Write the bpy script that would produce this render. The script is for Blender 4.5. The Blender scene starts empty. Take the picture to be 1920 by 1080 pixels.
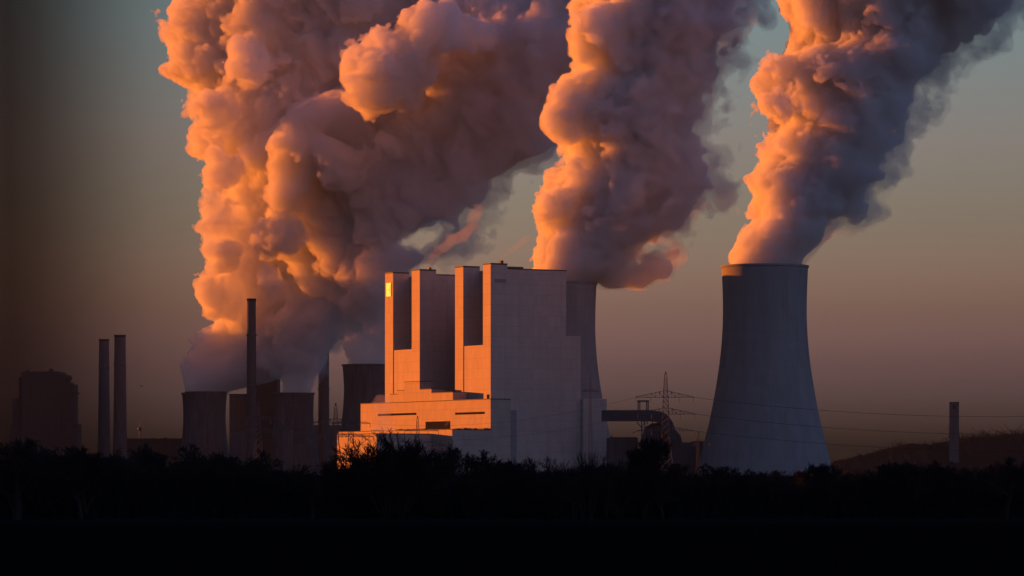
import bpy, bmesh, math, random
import numpy as np
from mathutils import Vector, Matrix

SC = bpy.context.scene
COL = SC.collection
R = math.radians

# ------------------------------------------------------------------ camera
F = 6600.0                       # focal length in pixels of the 1920 wide photo
CAM_H, HOR = 8.0, 890.0          # eye height above the field, row of the horizon
cam_d = bpy.data.cameras.new('camera')
cam = bpy.data.objects.new('camera', cam_d)
COL.objects.link(cam)
cam.location = (0, 0, CAM_H)
cam.rotation_euler = (R(90), 0, 0)
cam_d.sensor_width = 36.0
cam_d.lens = F / 1920 * 36.0
cam_d.shift_y = (HOR - 540) / 1920
cam_d.clip_start, cam_d.clip_end = 1.0, 60000.0
SC.camera = cam

# ------------------------------------------------------------------ sun and sky
SUN_EL, SUN_BACK = 3.4, 34.0     # elevation; degrees the sun stands behind the picture plane on the left
sun_dir = Vector((-math.cos(R(SUN_BACK)) * math.cos(R(SUN_EL)), math.sin(R(SUN_BACK)) * math.cos(R(SUN_EL)), math.sin(R(SUN_EL))))
sl = bpy.data.lights.new('sun', 'SUN')
sl.energy, sl.angle, sl.color = 5.0, R(0.5), (1.0, 0.215, 0.014)
sun = bpy.data.objects.new('sun', sl)
COL.objects.link(sun)
sun.rotation_euler = (-sun_dir).to_track_quat('-Z', 'Y').to_euler()

world = bpy.data.worlds.new('World')
SC.world = world
world.use_nodes = True
wn, wl = world.node_tree.nodes, world.node_tree.links
wn.clear()
w_out = wn.new('ShaderNodeOutputWorld')
w_bg = wn.new('ShaderNodeBackground')
w_sky = wn.new('ShaderNodeTexSky')
w_sky.sky_type = 'NISHITA'
w_sky.sun_disc = False
w_sky.sun_elevation = R(SUN_EL)
w_sky.sun_rotation = math.atan2(sun_dir.x, sun_dir.y)
w_sky.air_density, w_sky.dust_density, w_sky.ozone_density = 1.0, 1.0, 2.0
w_bg.inputs['Strength'].default_value = 0.05
SKY_RAMP = [(0.0, (0.2, 0.217, 0.74)), (0.5, (0.2, 0.217, 0.74)), (0.5045, (0.2, 0.217, 0.74)), (0.5098, (0.571, 0.553, 1.938)), (0.5143, (0.741, 0.594, 1.853)), (0.5188, (1.039, 0.735, 1.768)), (0.5248, (1.301, 0.862, 1.429)), (0.5293, (1.565, 1.08, 1.574)), (0.5368, (1.557, 1.228, 1.512)), (0.5479, (1.874, 1.444, 1.765)), (0.5642, (1.71, 1.747, 2.024)), (0.62, (0.75, 0.95, 1.6)), (0.7, (0.95, 1.3, 2.25)), (1.0, (1.1, 1.55, 2.7))]
w_tc = wn.new('ShaderNodeTexCoord')
w_sep = wn.new('ShaderNodeSeparateXYZ')
w_map = wn.new('ShaderNodeMapRange')
w_map.inputs['From Min'].default_value = -1.0
w_map.inputs['From Max'].default_value = 1.0
w_ramp = wn.new('ShaderNodeValToRGB')
cr = w_ramp.color_ramp
while len(cr.elements) > 1:
    cr.elements.remove(cr.elements[-1])
cr.elements[0].position = SKY_RAMP[0][0]
cr.elements[0].color = (*SKY_RAMP[0][1], 1)
for p_, c_ in SKY_RAMP[1:]:
    e_ = cr.elements.new(p_)
    e_.color = (*c_, 1)
w_mul = wn.new('ShaderNodeMix')
w_mul.data_type, w_mul.blend_type = 'RGBA', 'MULTIPLY'
w_mul.inputs['Factor'].default_value = 1.0
wl.new(w_tc.outputs['Generated'], w_sep.inputs[0])
wl.new(w_sep.outputs['Z'], w_map.inputs['Value'])
wl.new(w_map.outputs[0], w_ramp.inputs['Fac'])
wl.new(w_sky.outputs[0], w_mul.inputs['A'])
wl.new(w_ramp.outputs['Color'], w_mul.inputs['B'])
# edge darkening put into the sky colour, deepest towards the left of the view
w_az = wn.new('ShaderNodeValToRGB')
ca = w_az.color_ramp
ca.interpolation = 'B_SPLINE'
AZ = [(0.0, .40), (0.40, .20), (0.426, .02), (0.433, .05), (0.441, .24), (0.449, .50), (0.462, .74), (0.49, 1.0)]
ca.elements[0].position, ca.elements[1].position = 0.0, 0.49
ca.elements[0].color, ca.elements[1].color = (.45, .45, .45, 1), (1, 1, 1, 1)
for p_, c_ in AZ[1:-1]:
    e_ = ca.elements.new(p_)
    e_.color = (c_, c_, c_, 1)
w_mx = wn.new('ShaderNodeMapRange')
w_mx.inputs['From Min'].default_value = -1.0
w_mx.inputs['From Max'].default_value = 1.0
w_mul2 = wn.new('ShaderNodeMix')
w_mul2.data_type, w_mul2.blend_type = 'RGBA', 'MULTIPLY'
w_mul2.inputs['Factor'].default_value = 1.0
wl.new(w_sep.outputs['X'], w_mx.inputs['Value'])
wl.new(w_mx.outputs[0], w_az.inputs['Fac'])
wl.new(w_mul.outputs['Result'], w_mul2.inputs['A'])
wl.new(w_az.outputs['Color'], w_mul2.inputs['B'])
# the pink band of the sky opposite the low sun, behind the viewer
w_my = wn.new('ShaderNodeMapRange')
w_my.interpolation_type = 'SMOOTHSTEP'
w_my.inputs['From Min'].default_value = 0.1
w_my.inputs['From Max'].default_value = -0.9
w_band = wn.new('ShaderNodeMix')
w_band.data_type = 'RGBA'
w_band.inputs['A'].default_value = (1, 1, 1, 1)
w_band.inputs['B'].default_value = (1.7, 1.4, 1.4, 1)
w_mul3 = wn.new('ShaderNodeMix')
w_mul3.data_type, w_mul3.blend_type = 'RGBA', 'MULTIPLY'
w_mul3.inputs['Factor'].default_value = 1.0
wl.new(w_sep.outputs['Y'], w_my.inputs['Value'])
wl.new(w_my.outputs[0], w_band.inputs['Factor'])
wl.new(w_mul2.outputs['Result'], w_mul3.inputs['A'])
wl.new(w_band.outputs['Result'], w_mul3.inputs['B'])
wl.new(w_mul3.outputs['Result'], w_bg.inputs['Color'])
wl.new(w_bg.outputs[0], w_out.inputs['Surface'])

SC.view_settings.view_transform = 'Standard'
SC.view_settings.look = 'None'
SC.view_settings.exposure = 0.75
SC.view_settings.gamma = 1.0
cy = SC.cycles
cy.max_bounces = 16
cy.volume_bounces = 12
cy.diffuse_bounces = 3
cy.transparent_max_bounces = 128
cy.use_denoising = True
cy.sample_clamp_indirect = 6.0


# ------------------------------------------------------------------ helpers
def at(px, py, Y):
    """world point seen at pixel (px, py) of the photo at distance Y"""
    return Vector(((px - 960) / F * Y, Y, CAM_H + (HOR - py) / F * Y))


def zat(py, Y):
    return CAM_H + (HOR - py) / F * Y


def link(o, parent=None):
    COL.objects.link(o)
    if parent is not None:
        o.parent = parent
    return o


def tag(o, label=None, cat=None, group=None, kind=None):
    if label: o['label'] = label
    if cat: o['category'] = cat
    if group: o['group'] = group
    if kind: o['kind'] = kind
    return o


def empty(name, loc, label, cat, group=None, rz=0.0):
    o = bpy.data.objects.new(name, None)
    o.empty_display_size = 1.0
    o.location = loc
    o.rotation_euler = (0, 0, rz)
    link(o)
    return tag(o, label, cat, group)


class MB:
    """collects shapes of ONE mesh object"""
    def __init__(self):
        self.v, self.f = [], []

    def add(self, vs, fs):
        b = len(self.v)
        self.v += [tuple(p) for p in vs]
        self.f += [tuple(i + b for i in q) for q in fs]

    def box(self, x0, x1, y0, y1, z0, z1):
        self.add([(x0, y0, z0), (x1, y0, z0), (x1, y1, z0), (x0, y1, z0), (x0, y0, z1), (x1, y0, z1), (x1, y1, z1), (x0, y1, z1)],
                 [(3, 2, 1, 0), (4, 5, 6, 7), (0, 1, 5, 4), (1, 2, 6, 5), (2, 3, 7, 6), (3, 0, 4, 7)])

    def bar(self, a, b, r0, r1=None, n=4, cap=True):
        a, b = Vector(a), Vector(b)
        r1 = r0 if r1 is None else r1
        d = (b - a)
        if d.length < 1e-6:
            return
        d.normalize()
        u = d.orthogonal().normalized()
        w = d.cross(u)
        vs = []
        for p, r in ((a, r0), (b, r1)):
            for k in range(n):
                t = 2 * math.pi * k / n
                vs.append(p + (u * math.cos(t) + w * math.sin(t)) * r)
        fs = [(k, (k + 1) % n, n + (k + 1) % n, n + k) for k in range(n)]
        if cap:
            fs += [tuple(range(n - 1, -1, -1)), tuple(range(n, 2 * n))]
        self.add(vs, fs)

    def poly(self, pts, r, n=4):
        for a, b in zip(pts[:-1], pts[1:]):
            self.bar(a, b, r, r, n)

    def lathe(self, prof, n=48, cx=0, cy_=0):
        """prof: list of (r, z); open"""
        vs, fs = [], []
        for r, z in prof:
            for k in range(n):
                t = 2 * math.pi * k / n
                vs.append((cx + r * math.cos(t), cy_ + r * math.sin(t), z))
        for i in range(len(prof) - 1):
            for k in range(n):
                k2 = (k + 1) % n
                fs.append((i * n + k, i * n + k2, (i + 1) * n + k2, (i + 1) * n + k))
        self.add(vs, fs)

    def prism(self, pts, y0, y1):
        """outline in (x, z), extruded along y"""
        n = len(pts)
        vs = [(x, y0, z) for x, z in pts] + [(x, y1, z) for x, z in pts]
        fs = [tuple(range(n)), tuple(range(2 * n - 1, n - 1, -1))]
        fs += [(i, n + i, n + (i + 1) % n, (i + 1) % n) for i in range(n)]
        self.add(vs, fs)

    def build(self, name, mat, parent=None, smooth=False):
        me = bpy.data.meshes.new(name)
        me.from_pydata(self.v, [], self.f)
        me.materials.append(mat)
        if smooth:
            me.polygons.foreach_set('use_smooth', [True] * len(me.polygons))
        me.update()
        o = bpy.data.objects.new(name, me)
        return link(o, parent)


def new_mat(name):
    m = bpy.data.materials.new(name)
    m.use_nodes = True
    nt = m.node_tree
    b = nt.nodes['Principled BSDF']
    return m, nt, b


def surf_mat(name, col, rough=0.8, var=0.18, scale=0.05, streak=1.0, seams=None, spec=0.2, metallic=0.0):
    """weathered surface: noise in object space, stretched down the wall, optional panel seams"""
    m, nt, b = new_mat(name)
    N, L = nt.nodes, nt.links
    tc = N.new('ShaderNodeTexCoord')
    mp = N.new('ShaderNodeMapping')
    mp.inputs['Scale'].default_value = (scale, scale, scale * streak)
    nz = N.new('ShaderNodeTexNoise')
    nz.inputs['Detail'].default_value = 6
    nz.inputs['Roughness'].default_value = 0.65
    rp = N.new('ShaderNodeValToRGB')
    e = rp.color_ramp.elements
    e[0].position, e[1].position = 0.3, 0.72
    e[0].color = (*[c * (1 - var) for c in col], 1)
    e[1].color = (*[min(1, c * (1 + var)) for c in col], 1)
    L.new(tc.outputs['Object'], mp.inputs[0])
    L.new(mp.outputs[0], nz.inputs['Vector'])
    L.new(nz.outputs['Fac'], rp.inputs['Fac'])
    last = rp.outputs['Color']
    if seams:
        sx, sz, dark = seams
        sp = N.new('ShaderNodeSeparateXYZ')
        L.new(tc.outputs['Object'], sp.inputs[0])
        ad = N.new('ShaderNodeMath'); ad.operation = 'ADD'
        L.new(sp.outputs['X'], ad.inputs[0]); L.new(sp.outputs['Y'], ad.inputs[1])
        cb = N.new('ShaderNodeCombineXYZ')
        L.new(ad.outputs[0], cb.inputs['X']); L.new(sp.outputs['Z'], cb.inputs['Y'])
        bk = N.new('ShaderNodeTexBrick')
        bk.offset = 0.0
        bk.inputs['Scale'].default_value = 1.0
        bk.inputs['Brick Width'].default_value = sx
        bk.inputs['Row Height'].default_value = sz
        bk.inputs['Mortar Size'].default_value = 0.22
        bk.inputs['Mortar Smooth'].default_value = 0.3
        bk.inputs['Color1'].default_value = (1, 1, 1, 1)
        bk.inputs['Color2'].default_value = (.93, .93, .93, 1)
        bk.inputs['Mortar'].default_value = (dark, dark, dark, 1)
        L.new(cb.outputs[0], bk.inputs['Vector'])
        mx = N.new('ShaderNodeMix')
        mx.data_type, mx.blend_type = 'RGBA', 'MULTIPLY'
        mx.inputs['Factor'].default_value = 1.0
        L.new(last, mx.inputs['A']); L.new(bk.outputs['Color'], mx.inputs['B'])
        last = mx.outputs['Result']
    L.new(last, b.inputs['Base Color'])
    b.inputs['Roughness'].default_value = rough
    b.inputs['Specular IOR Level'].default_value = spec
    b.inputs['Metallic'].default_value = metallic
    return m


M = {}
M['cladding'] = surf_mat('pale_metal_cladding', (.62, .53, .45), .7, .09, .03, .4, (14.0, 9.0, .80), .08)
M['hall_cladding'] = surf_mat('hall_cladding', (.55, .46, .38), .7, .1, .03, .4, (11.0, 8.0, .80), .08)
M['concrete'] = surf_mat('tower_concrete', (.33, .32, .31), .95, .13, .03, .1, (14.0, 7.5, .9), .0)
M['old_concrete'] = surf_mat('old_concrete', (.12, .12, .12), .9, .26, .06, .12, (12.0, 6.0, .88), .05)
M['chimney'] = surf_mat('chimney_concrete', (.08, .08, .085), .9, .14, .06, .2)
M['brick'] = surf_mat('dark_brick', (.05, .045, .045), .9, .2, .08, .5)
M['dark'] = surf_mat('dark_opening', (.03, .03, .035), 1.0, .2, spec=0.0)
M['steel'] = surf_mat('galvanised_steel', (.11, .11, .12), .6, .15, .5)
M['duct'] = surf_mat('sheet_metal_gallery', (.07, .07, .075), .7, .15, .1, 1, (5.0, 4.0, .8))
M['sign'] = surf_mat('white_sign_board', (.80, .76, .62), .4, .03, .2)
M['bark'] = surf_mat('dark_bark', (.035, .03, .028), .95, .3, .8, spec=0.0)
M['twig'] = surf_mat('bare_twigs', (.03, .026, .025), .95, .3, .8, spec=0.0)
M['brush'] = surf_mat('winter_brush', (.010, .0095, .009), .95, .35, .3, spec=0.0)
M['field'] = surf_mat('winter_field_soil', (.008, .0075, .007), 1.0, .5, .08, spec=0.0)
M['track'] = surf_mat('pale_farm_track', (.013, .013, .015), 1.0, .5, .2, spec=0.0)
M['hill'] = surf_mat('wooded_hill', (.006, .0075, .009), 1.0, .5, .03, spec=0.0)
M['louvre_absorber'] = surf_mat('dark_louvres_and_absorbers', (.035, .035, .04), 1.0, .3, .2, 1, (4.0, 1.2, .7), 0.0)  # louvres, and the added unseen slabs that swallow bounced light
M['cable'] = surf_mat('dark_cable', (.02, .02, .02), 1.0, .1, 1.0, spec=0.0)
M['bird'] = surf_mat('bird_plumage', (.03, .03, .03), .8)


# ------------------------------------------------------------------ ground and terrain
def sheet(name, x0, x1, y0, y1, z, mat):
    mb = MB()
    mb.add([(x0, y0, z), (x1, y0, z), (x1, y1, z), (x0, y1, z)], [(0, 1, 2, 3)])
    return tag(mb.build(name, mat), kind='structure')


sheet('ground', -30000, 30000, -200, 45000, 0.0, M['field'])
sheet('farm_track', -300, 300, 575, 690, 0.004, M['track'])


def ridge(name, pts, Y, depth, mat, seed, nx=160, ny=24, rough=.9):
    """rounded hill from its skyline (px, py) at distance Y"""
    xs = [p[0] for p in pts]; ys = [p[1] for p in pts]
    rng = np.random.default_rng(seed)
    mb = MB()
    vs, fs = [], []
    for i in range(nx + 1):
        px = xs[0] + (xs[-1] - xs[0]) * i / nx
        top = zat(np.interp(px, xs, ys), Y)
        for j in range(ny + 1):
            t = j / ny * 2 - 1
            prof = math.cos(t * math.pi / 2) ** 0.8 if abs(t) < 1 else 0
            vs.append(((px - 960) / F * Y, Y + t * depth, max(-1.0, (top + 1) * prof - 1.0 + rng.normal() * rough * (prof > .1))))
    for i in range(nx):
        for j in range(ny):
            a = i * (ny + 1) + j
            fs.append((a, a + ny + 1, a + ny + 2, a + 1))
    mb.add(vs, fs)
    return tag(mb.build(name, mat), kind='structure')


ridge('hill', [(1440, 905), (1500, 890), (1560, 868), (1600, 858), (1640, 849), (1660, 843), (1690, 836), (1705, 832), (1740, 834), (1775, 829), (1800, 821), (1860, 818), (1920, 816), (2100, 812), (2400, 850), (2600, 900)],
      5300, 420, M['hill'], 5)
# made-up rise, unseen beyond the left edge of the view: keeps the low sun off the field and the tree belt
RISE = []
_s = 760
for k in range(41):
    u = k / 40
    RISE.append((u, 74 * math.sin(math.pi * min(1, max(0, u))) ** .45))
mbr = MB()
_vs, _fs = [], []
_dir = Vector((sun_dir.x, sun_dir.y, 0)).normalized()
_perp = Vector((-_dir.y, _dir.x, 0))
_rr = random.Random(3)
for i, (u, h) in enumerate(RISE):
    for j in range(13):
        t = j / 6 - 1
        p = Vector((60, 640, 0)) + _dir * (820 + 130 * t) + _perp * (-520 + u * 1500)
        _vs.append((p.x, p.y, h * math.cos(t * math.pi / 2) + _rr.uniform(-1.5, 1.5) - 1))
for i in range(40):
    for j in range(12):
        a = i * 13 + j
        _fs.append((a, a + 13, a + 14, a + 1))

mbr.add(_vs, _fs)
tag(mbr.build('added_shade_rise', M['hill']), kind='structure')


def heap(name, centre, ra, rb, hgt, seed):
    # long flat-topped heap, added to cast shade: ra along the sun, rb across it
    mb = MB(); rg = random.Random(seed)
    vs, fs = [], []
    n1, n2 = 28, 40
    for i in range(n1 + 1):
        for j in range(n2 + 1):
            u, v = i / n1 * 2 - 1, j / n2 * 2 - 1
            q = max(0, 1 - max(abs(u), abs(v) ** 1.5))
            p_ = centre + _dir * (u * ra) + _perp * (v * rb)
            vs.append((p_.x, p_.y, min(1, q / .35) * hgt + rg.uniform(-2, 2) - 1.5))
    for i in range(n1):
        for j in range(n2):
            a = i * (n2 + 1) + j
            fs.append((a, a + n2 + 1, a + n2 + 2, a + 1))
    mb.add(vs, fs)
    return tag(mb.build(name, M['hill']), kind='structure')


heap('added_shade_heap', Vector((-18, 3000, 0)) + _perp * (-515) + _dir * 1720, 260, 340, 215, 6)  # unseen heap added to throw shade over the old plant


# ------------------------------------------------------------------ boiler houses and halls of the big plant
CORNER = Vector((-18.2, 3000.0, 0.0))
RZ = R(120)                       # local x runs along the lit fronts (to the left and away), local y sticks out of the front
UNIT_G = 'twin boiler houses of the power station'


def fbox(mat, name, parent, L0, L1, p0, p1, z0, z1):
    mb = MB()
    mb.box(L0, L1, p0, p1, z0, z1)
    return mb.build(name, mat, parent)


def boiler_house(label, La, Lb, fa, fb, dz, with_sign):
    """La..Lb along the front; fa, fb widths of the right and left stair towers"""
    t = empty('boiler_house', CORNER + Matrix.Rotation(RZ, 3, 'Z') @ Vector((La, 0, 0)), label, 'boiler house', UNIT_G, RZ)
    W = Lb - La
    fbox(M['cladding'], 'boiler_block', t, 0, W, -75, -16.5, -1, 184 + dz)
    fbox(M['louvre_absorber'], 'rear_bounce_absorber', t, W + .02, W + .5, -75, -16.9, -1, 183.4 + dz)  # unseen dark slab added to swallow sunlight bouncing off this wall
    fbox(M['cladding'], 'stair_tower', t, 0, fa, -16.5, 0, -1, 188 + dz)
    fbox(M['cladding'], 'stair_tower', t, W - fb, W, -16.5, 0, -1, 188 + dz)
    fbox(M['cladding'], 'front_panel', t, fa, W - fb, -16.5, -0.5, -1, 119 + dz * .3)
    for a, b in ((0, fa), (W - fb, W)):
        fbox(M['duct'], 'tower_coping', t, a - .25, b + .25, -16.3, .25, 187.3 + dz, 188.5 + dz)
    mb = MB()
    mb.box(-.2, W + .7, -75.3, -16.9, 183.6 + dz, 184.5 + dz)
    mb.build('roof_edge', M['duct'], t)
    fbox(M['louvre_absorber'], 'side_bounce_absorber', t, fa + .02, fa + .3, -16.4, -.8, 119.5, 187)  # unseen dark slabs added on the stair towers to keep bounced light down
    fbox(M['louvre_absorber'], 'side_bounce_absorber', t, W + .02, W + .3, -16.4, -.3, -1, 187)
    if with_sign:
        f = fbox(M['sign'], 'sign_board', t, W - fb + 3.2, W - 3.2, .02, .5, 168, 180)
        fbox(M['hall_cladding'], 'sign_mark', f, W - fb + 4.2, W - fb + 4.9, .5, .56, 170, 178)
        fbox(M['hall_cladding'], 'sign_mark', f, W - fb + 6.4, W - fb + 8.2, .5, .56, 173.5, 174.4)
        fbox(M['steel'], 'roof_vent', t, 3, 6, -13.5, -11, 189.7, 191.6)
    else:
        fbox(M['concrete'], 'air_shaft', t, -1.2, -.02, -25, -18, -1, 63)
        fbox(M['concrete'], 'louvre_panel', t, -.2, -.02, -15, -4, 172, 175)
        for z in (60, 98, 139):
            fbox(M['cladding'], 'wall_joint', t, -.1, -.02, -74.6, -16.9, z, z + .5)
        fbox(M['dark'], 'door', t, 2.0, 6.5, .0, .15, 72, 76.5)
        fbox(M['duct'], 'roof_vent', t, 1.5, 4.5, -13.5, -11, 188.5, 191)
        fbox(M['steel'], 'roof_vent', t, 3, 9, -34, -20, 184.5, 186.2)
    return t


boiler_house('nearer of two tall pale boiler houses, its wide shaded side beside the cooling tower', 0, 62.4, 13.3, 14.5, 0, False)
boiler_house('farther boiler house with a bright square sign board high on its left stair tower', 126.6, 192, 14.9, 15.3, 1.2, True)

t = empty('added_gap_blocker', CORNER + Matrix.Rotation(RZ, 3, 'Z') @ Vector((63.2, 0, 0)), 'unseen bay added to block sunlight in the gap between the two boiler houses', 'light blocker', None, RZ)
fbox(M['louvre_absorber'], 'bay_block', t, 0, 63, -74, -44, -1, 150)  # unseen block added to stop sunlight passing between the boiler houses
fbox(M['duct'], 'roof_edge', t, -.02, 63.02, -74.2, -43.8, 150.02, 151)

t = empty('rear_annex', CORNER, 'shaded stepped annex at the rear of the nearer boiler house, before the middle cooling tower', 'annex', None, RZ)
fbox(M['cladding'], 'upper_block', t, 4, 44, -92, -75.2, -1, 128)
fbox(M['cladding'], 'lower_block', t, 0, 30, -116, -92.2, -1, 73.7)

t = empty('turbine_hall', CORNER, 'long low hall with sunlit orange front and dark window bands under the boiler houses', 'hall', None, RZ)
fbox(M['hall_cladding'], 'hall_block', t, -35, 201, .6, 20, -1, 71.3)
mb = MB(); mb.box(-35.3, 201.3, .6, 20.4, 71.3, 72.0); mb.build('roof_edge', M['duct'], t)
for a, b, z in ((-25, 26, 59.2), (96, 168, 60.2)):
    fbox(M['dark'], 'window_band', t, a, b, 20, 20.15, z, z + 1.9)
fbox(M['dark'], 'gate_opening', t, 35, 79, 20, 20.2, 46, 54)
_r = random.Random(8)
for k in range(14):
    a = -34 + k * 15 + _r.uniform(0, 6)
    fbox(M['duct'], 'roof_duct', t, a, a + _r.uniform(2, 9), 21, 25, 46.2, 46.6 + _r.uniform(.4, 1.5))

t = empty('stepped_annex', CORNER, 'stepped sunlit annex rising from the hall roof in front of the farther boiler house', 'annex', None, RZ)
prev = 41.0
for a, b, z in ((41, 79.5, 78.8), (79.5, 100.9, 82.3), (100.9, 129.5, 89.5), (129.5, 142.4, 82.3), (142.4, 156.6, 79.0)):
    fbox(M['hall_cladding'], 'stair_block', t, a, b, .3, 14, 71.9, z)
    mb = MB(); mb.box(a + .1, b - .1, .3, 14.3, z, z + .55); mb.build('roof_edge', M['duct'], t)

t = empty('bunker_hall', CORNER, 'lower sunlit hall in front of the turbine hall, half hidden by bare trees', 'hall', None, RZ)
fbox(M['hall_cladding'], 'hall_block', t, -37, 172, 20.4, 58, -1, 45.5)
mb = MB(); mb.box(-37.3, 172.3, 20.4, 58.3, 45.5, 46.1); mb.build('roof_edge', M['duct'], t)
mb = MB()
for k in range(9):
    mb.box(120 + k * 4.6, 123.6 + k * 4.6, 58, 58.15, 26, 29)
mb.build('window_band', M['dark'], t)

t = empty('corner_workshop', CORNER, 'lowest front building with one orange side and one dark side behind the largest bush', 'workshop', None, RZ)
fbox(M['hall_cladding'], 'workshop_block', t, -2, 70, 58.4, 111, -1, 42)
mb = MB(); mb.box(-2.3, 70.3, 58.6, 111.3, 42, 42.6); mb.build('roof_edge', M['duct'], t)
mb = MB()
for k in range(8):
    mb.box(22 + k * 5, 25.6 + k * 5, 111, 111.15, 19, 22.5)
mb.build('window_band', M['dark'], t)


# ------------------------------------------------------------------ cooling towers
def cooling_tower(cx, Y, prof, mat, label, n=72):
    """prof: (row, half width) in photo pixels at distance Y"""
    c = at(cx, HOR, Y); c.z = 0
    t = empty('cooling_tower', c, label, 'cooling tower', 'concrete cooling towers')
    k = Y / F
    ps = [(r * k, zat(py, Y)) for py, r in prof]
    zs = [p[1] for p in ps][::-1]; rs = [p[0] for p in ps][::-1]
    out = []
    z0, z1 = 7.0, ps[0][1]
    for i in range(41):
        z = z0 + (z1 - z0) * i / 40
        out.append((float(np.interp(z, zs, rs)), z))
    # smooth the profile a little
    rr = np.array([o[0] for o in out])
    for _ in range(4):
        rr[1:-1] = (rr[:-2] + 2 * rr[1:-1] + rr[2:]) / 4
    out = [(float(r), o[1]) for r, o in zip(rr, out)]
    inner = [(r - .9, z) for r, z in out][::-1]
    mb = MB()
    mb.lathe(out + inner + [out[0]], n)
    mb.build('shell', mat, t, True)
    mb = MB()
    r, z = out[-1]
    mb.lathe([(r + .02, z - 1.6), (r + .75, z - 1.4), (r + .75, z + .25), (r - 1.3, z + .25), (r - 1.3, z - 1.4)], n)
    mb.build('rim', mat, t)
    mb = MB()
    r0 = out[0][0]
    for i in range(36):
        a0 = 2 * math.pi * i / 36
        for s in (-1, 1):
            a1 = a0 + s * math.pi / 36
            mb.bar((math.cos(a1) * (r0 + 3), math.sin(a1) * (r0 + 3), 0), (math.cos(a0) * (r0 - .4), math.sin(a0) * (r0 - .4), 7.4), .6, .6, 5)
    mb.build('support_columns', mat, t)
    return t


P1 = [(499, 81), (520, 80), (560, 78.5), (600, 78.3), (640, 80.5), (680, 84.5), (735, 93), (790, 103.5), (850, 119), (908, 132)]
Y1, Y2 = 2960, 3150
cooling_tower(1434, Y1, P1, M['concrete'], 'tallest concrete cooling tower, standing free at the right under its own steam column')
P2 = [(531 + (py - 499) * 376 / 409, r * .92) for py, r in P1]
cooling_tower(1044, Y2, P2, M['concrete'], 'large cooling tower mostly hidden behind the nearer boiler house')
YT = 3650
P3 = [(684, 49), (700, 47.5), (730, 45.8), (765, 47.5), (795, 51), (830, 58), (870, 67), (905, 75)]
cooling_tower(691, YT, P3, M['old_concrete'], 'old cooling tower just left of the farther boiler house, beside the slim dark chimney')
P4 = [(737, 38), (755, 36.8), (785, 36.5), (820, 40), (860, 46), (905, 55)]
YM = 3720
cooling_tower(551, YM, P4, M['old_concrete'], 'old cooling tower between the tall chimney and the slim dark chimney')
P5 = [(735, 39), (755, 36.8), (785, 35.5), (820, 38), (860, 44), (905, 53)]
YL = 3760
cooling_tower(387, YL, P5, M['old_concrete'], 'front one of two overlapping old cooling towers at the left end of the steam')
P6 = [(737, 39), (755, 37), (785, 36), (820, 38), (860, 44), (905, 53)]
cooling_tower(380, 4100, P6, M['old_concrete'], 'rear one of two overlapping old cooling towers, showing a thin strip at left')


# ------------------------------------------------------------------ chimneys
def chimney(px, Y, top, w_top, w_bot, label, ladder=True, bands=1, square=False, mat='chimney'):
    c = at(px, HOR, Y); c.z = 0
    t = empty('chimney', c, label, 'chimney', 'chimneys of the old power stations')
    k = Y / F
    H = zat(top, Y)
    r1, r0 = w_top / 2 * k, w_bot / 2 * k
    n = 4 if square else 32
    mb = MB()
    mb.lathe([(r0, -1), (r1 + (r0 - r1) * .45, H * .5), (r1, H - .5), (r1 - .6, H - .5), (r1 - .6, H - 6)], n)
    o = mb.build('shaft', M[mat], t, not square)
    mb = MB()
    mb.lathe([(r1 + .02, H - 2.2), (r1 + .35, H - 2.2), (r1 + .35, H), (r1 - .8, H), (r1 - .8, H - 3)], n)
    mb.build('cap_ring', M['dark'], t)
    for b in range(bands):
        z = H * (.80 - .27 * b)
        rr = r1 + (r0 - r1) * (1 - z / H)
        mb = MB()
        mb.lathe([(rr - .1, z), (rr + .9, z), (rr + .9, z + 1.2), (rr - .1, z + 1.2)], n)
        mb.build('platform', M['steel'], t)
    return t


chimney(471.5, 3630, 560, 16.5, 20, 'tallest slim chimney, rising in front of the grey steam', bands=2)
chimney(607, 3960, 577, 19, 22, 'slim dark chimney with a sunlit left edge, its top lost in steam', bands=2)
chimney(195, 4050, 636, 18.5, 25, 'shorter of the twin tapering chimneys at far left')
chimney(225, 4000, 628, 21, 27.5, 'taller of the twin tapering chimneys at far left')
c = at(1789, HOR, 5000); c.z = 0
t = empty('water_tower', c, 'pale square tower standing on the wooded hill at right', 'tower', None, R(-7.2))
H_ = zat(756, 5000)
mb = MB(); mb.box(-6.8, 6.8, -6.8, 6.8, 0, H_); mb.build('shaft', M['old_concrete'], t)
mb = MB(); mb.box(-7.1, 7.1, -7.1, 7.1, H_ + .02, H_ + 1.6); mb.build('roof_edge', M['duct'], t)
mb = MB(); mb.box(-2.0, 2.0, -6.95, -6.82, H_ - 8, H_ - 3); mb.build('louvre_panel', M['louvre_absorber'], t)

# ------------------------------------------------------------------ old plant, left
def flat_box(mb, x0, x1, y0, y1, Y, dep):
    """box whose front shows the rectangle x0..x1, y0..y1 of the photo at distance Y"""
    a, b = at(x0, y1, Y), at(x1, y0, Y)
    mb.box(a.x, b.x, Y, Y + dep, a.z, b.z)


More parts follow.
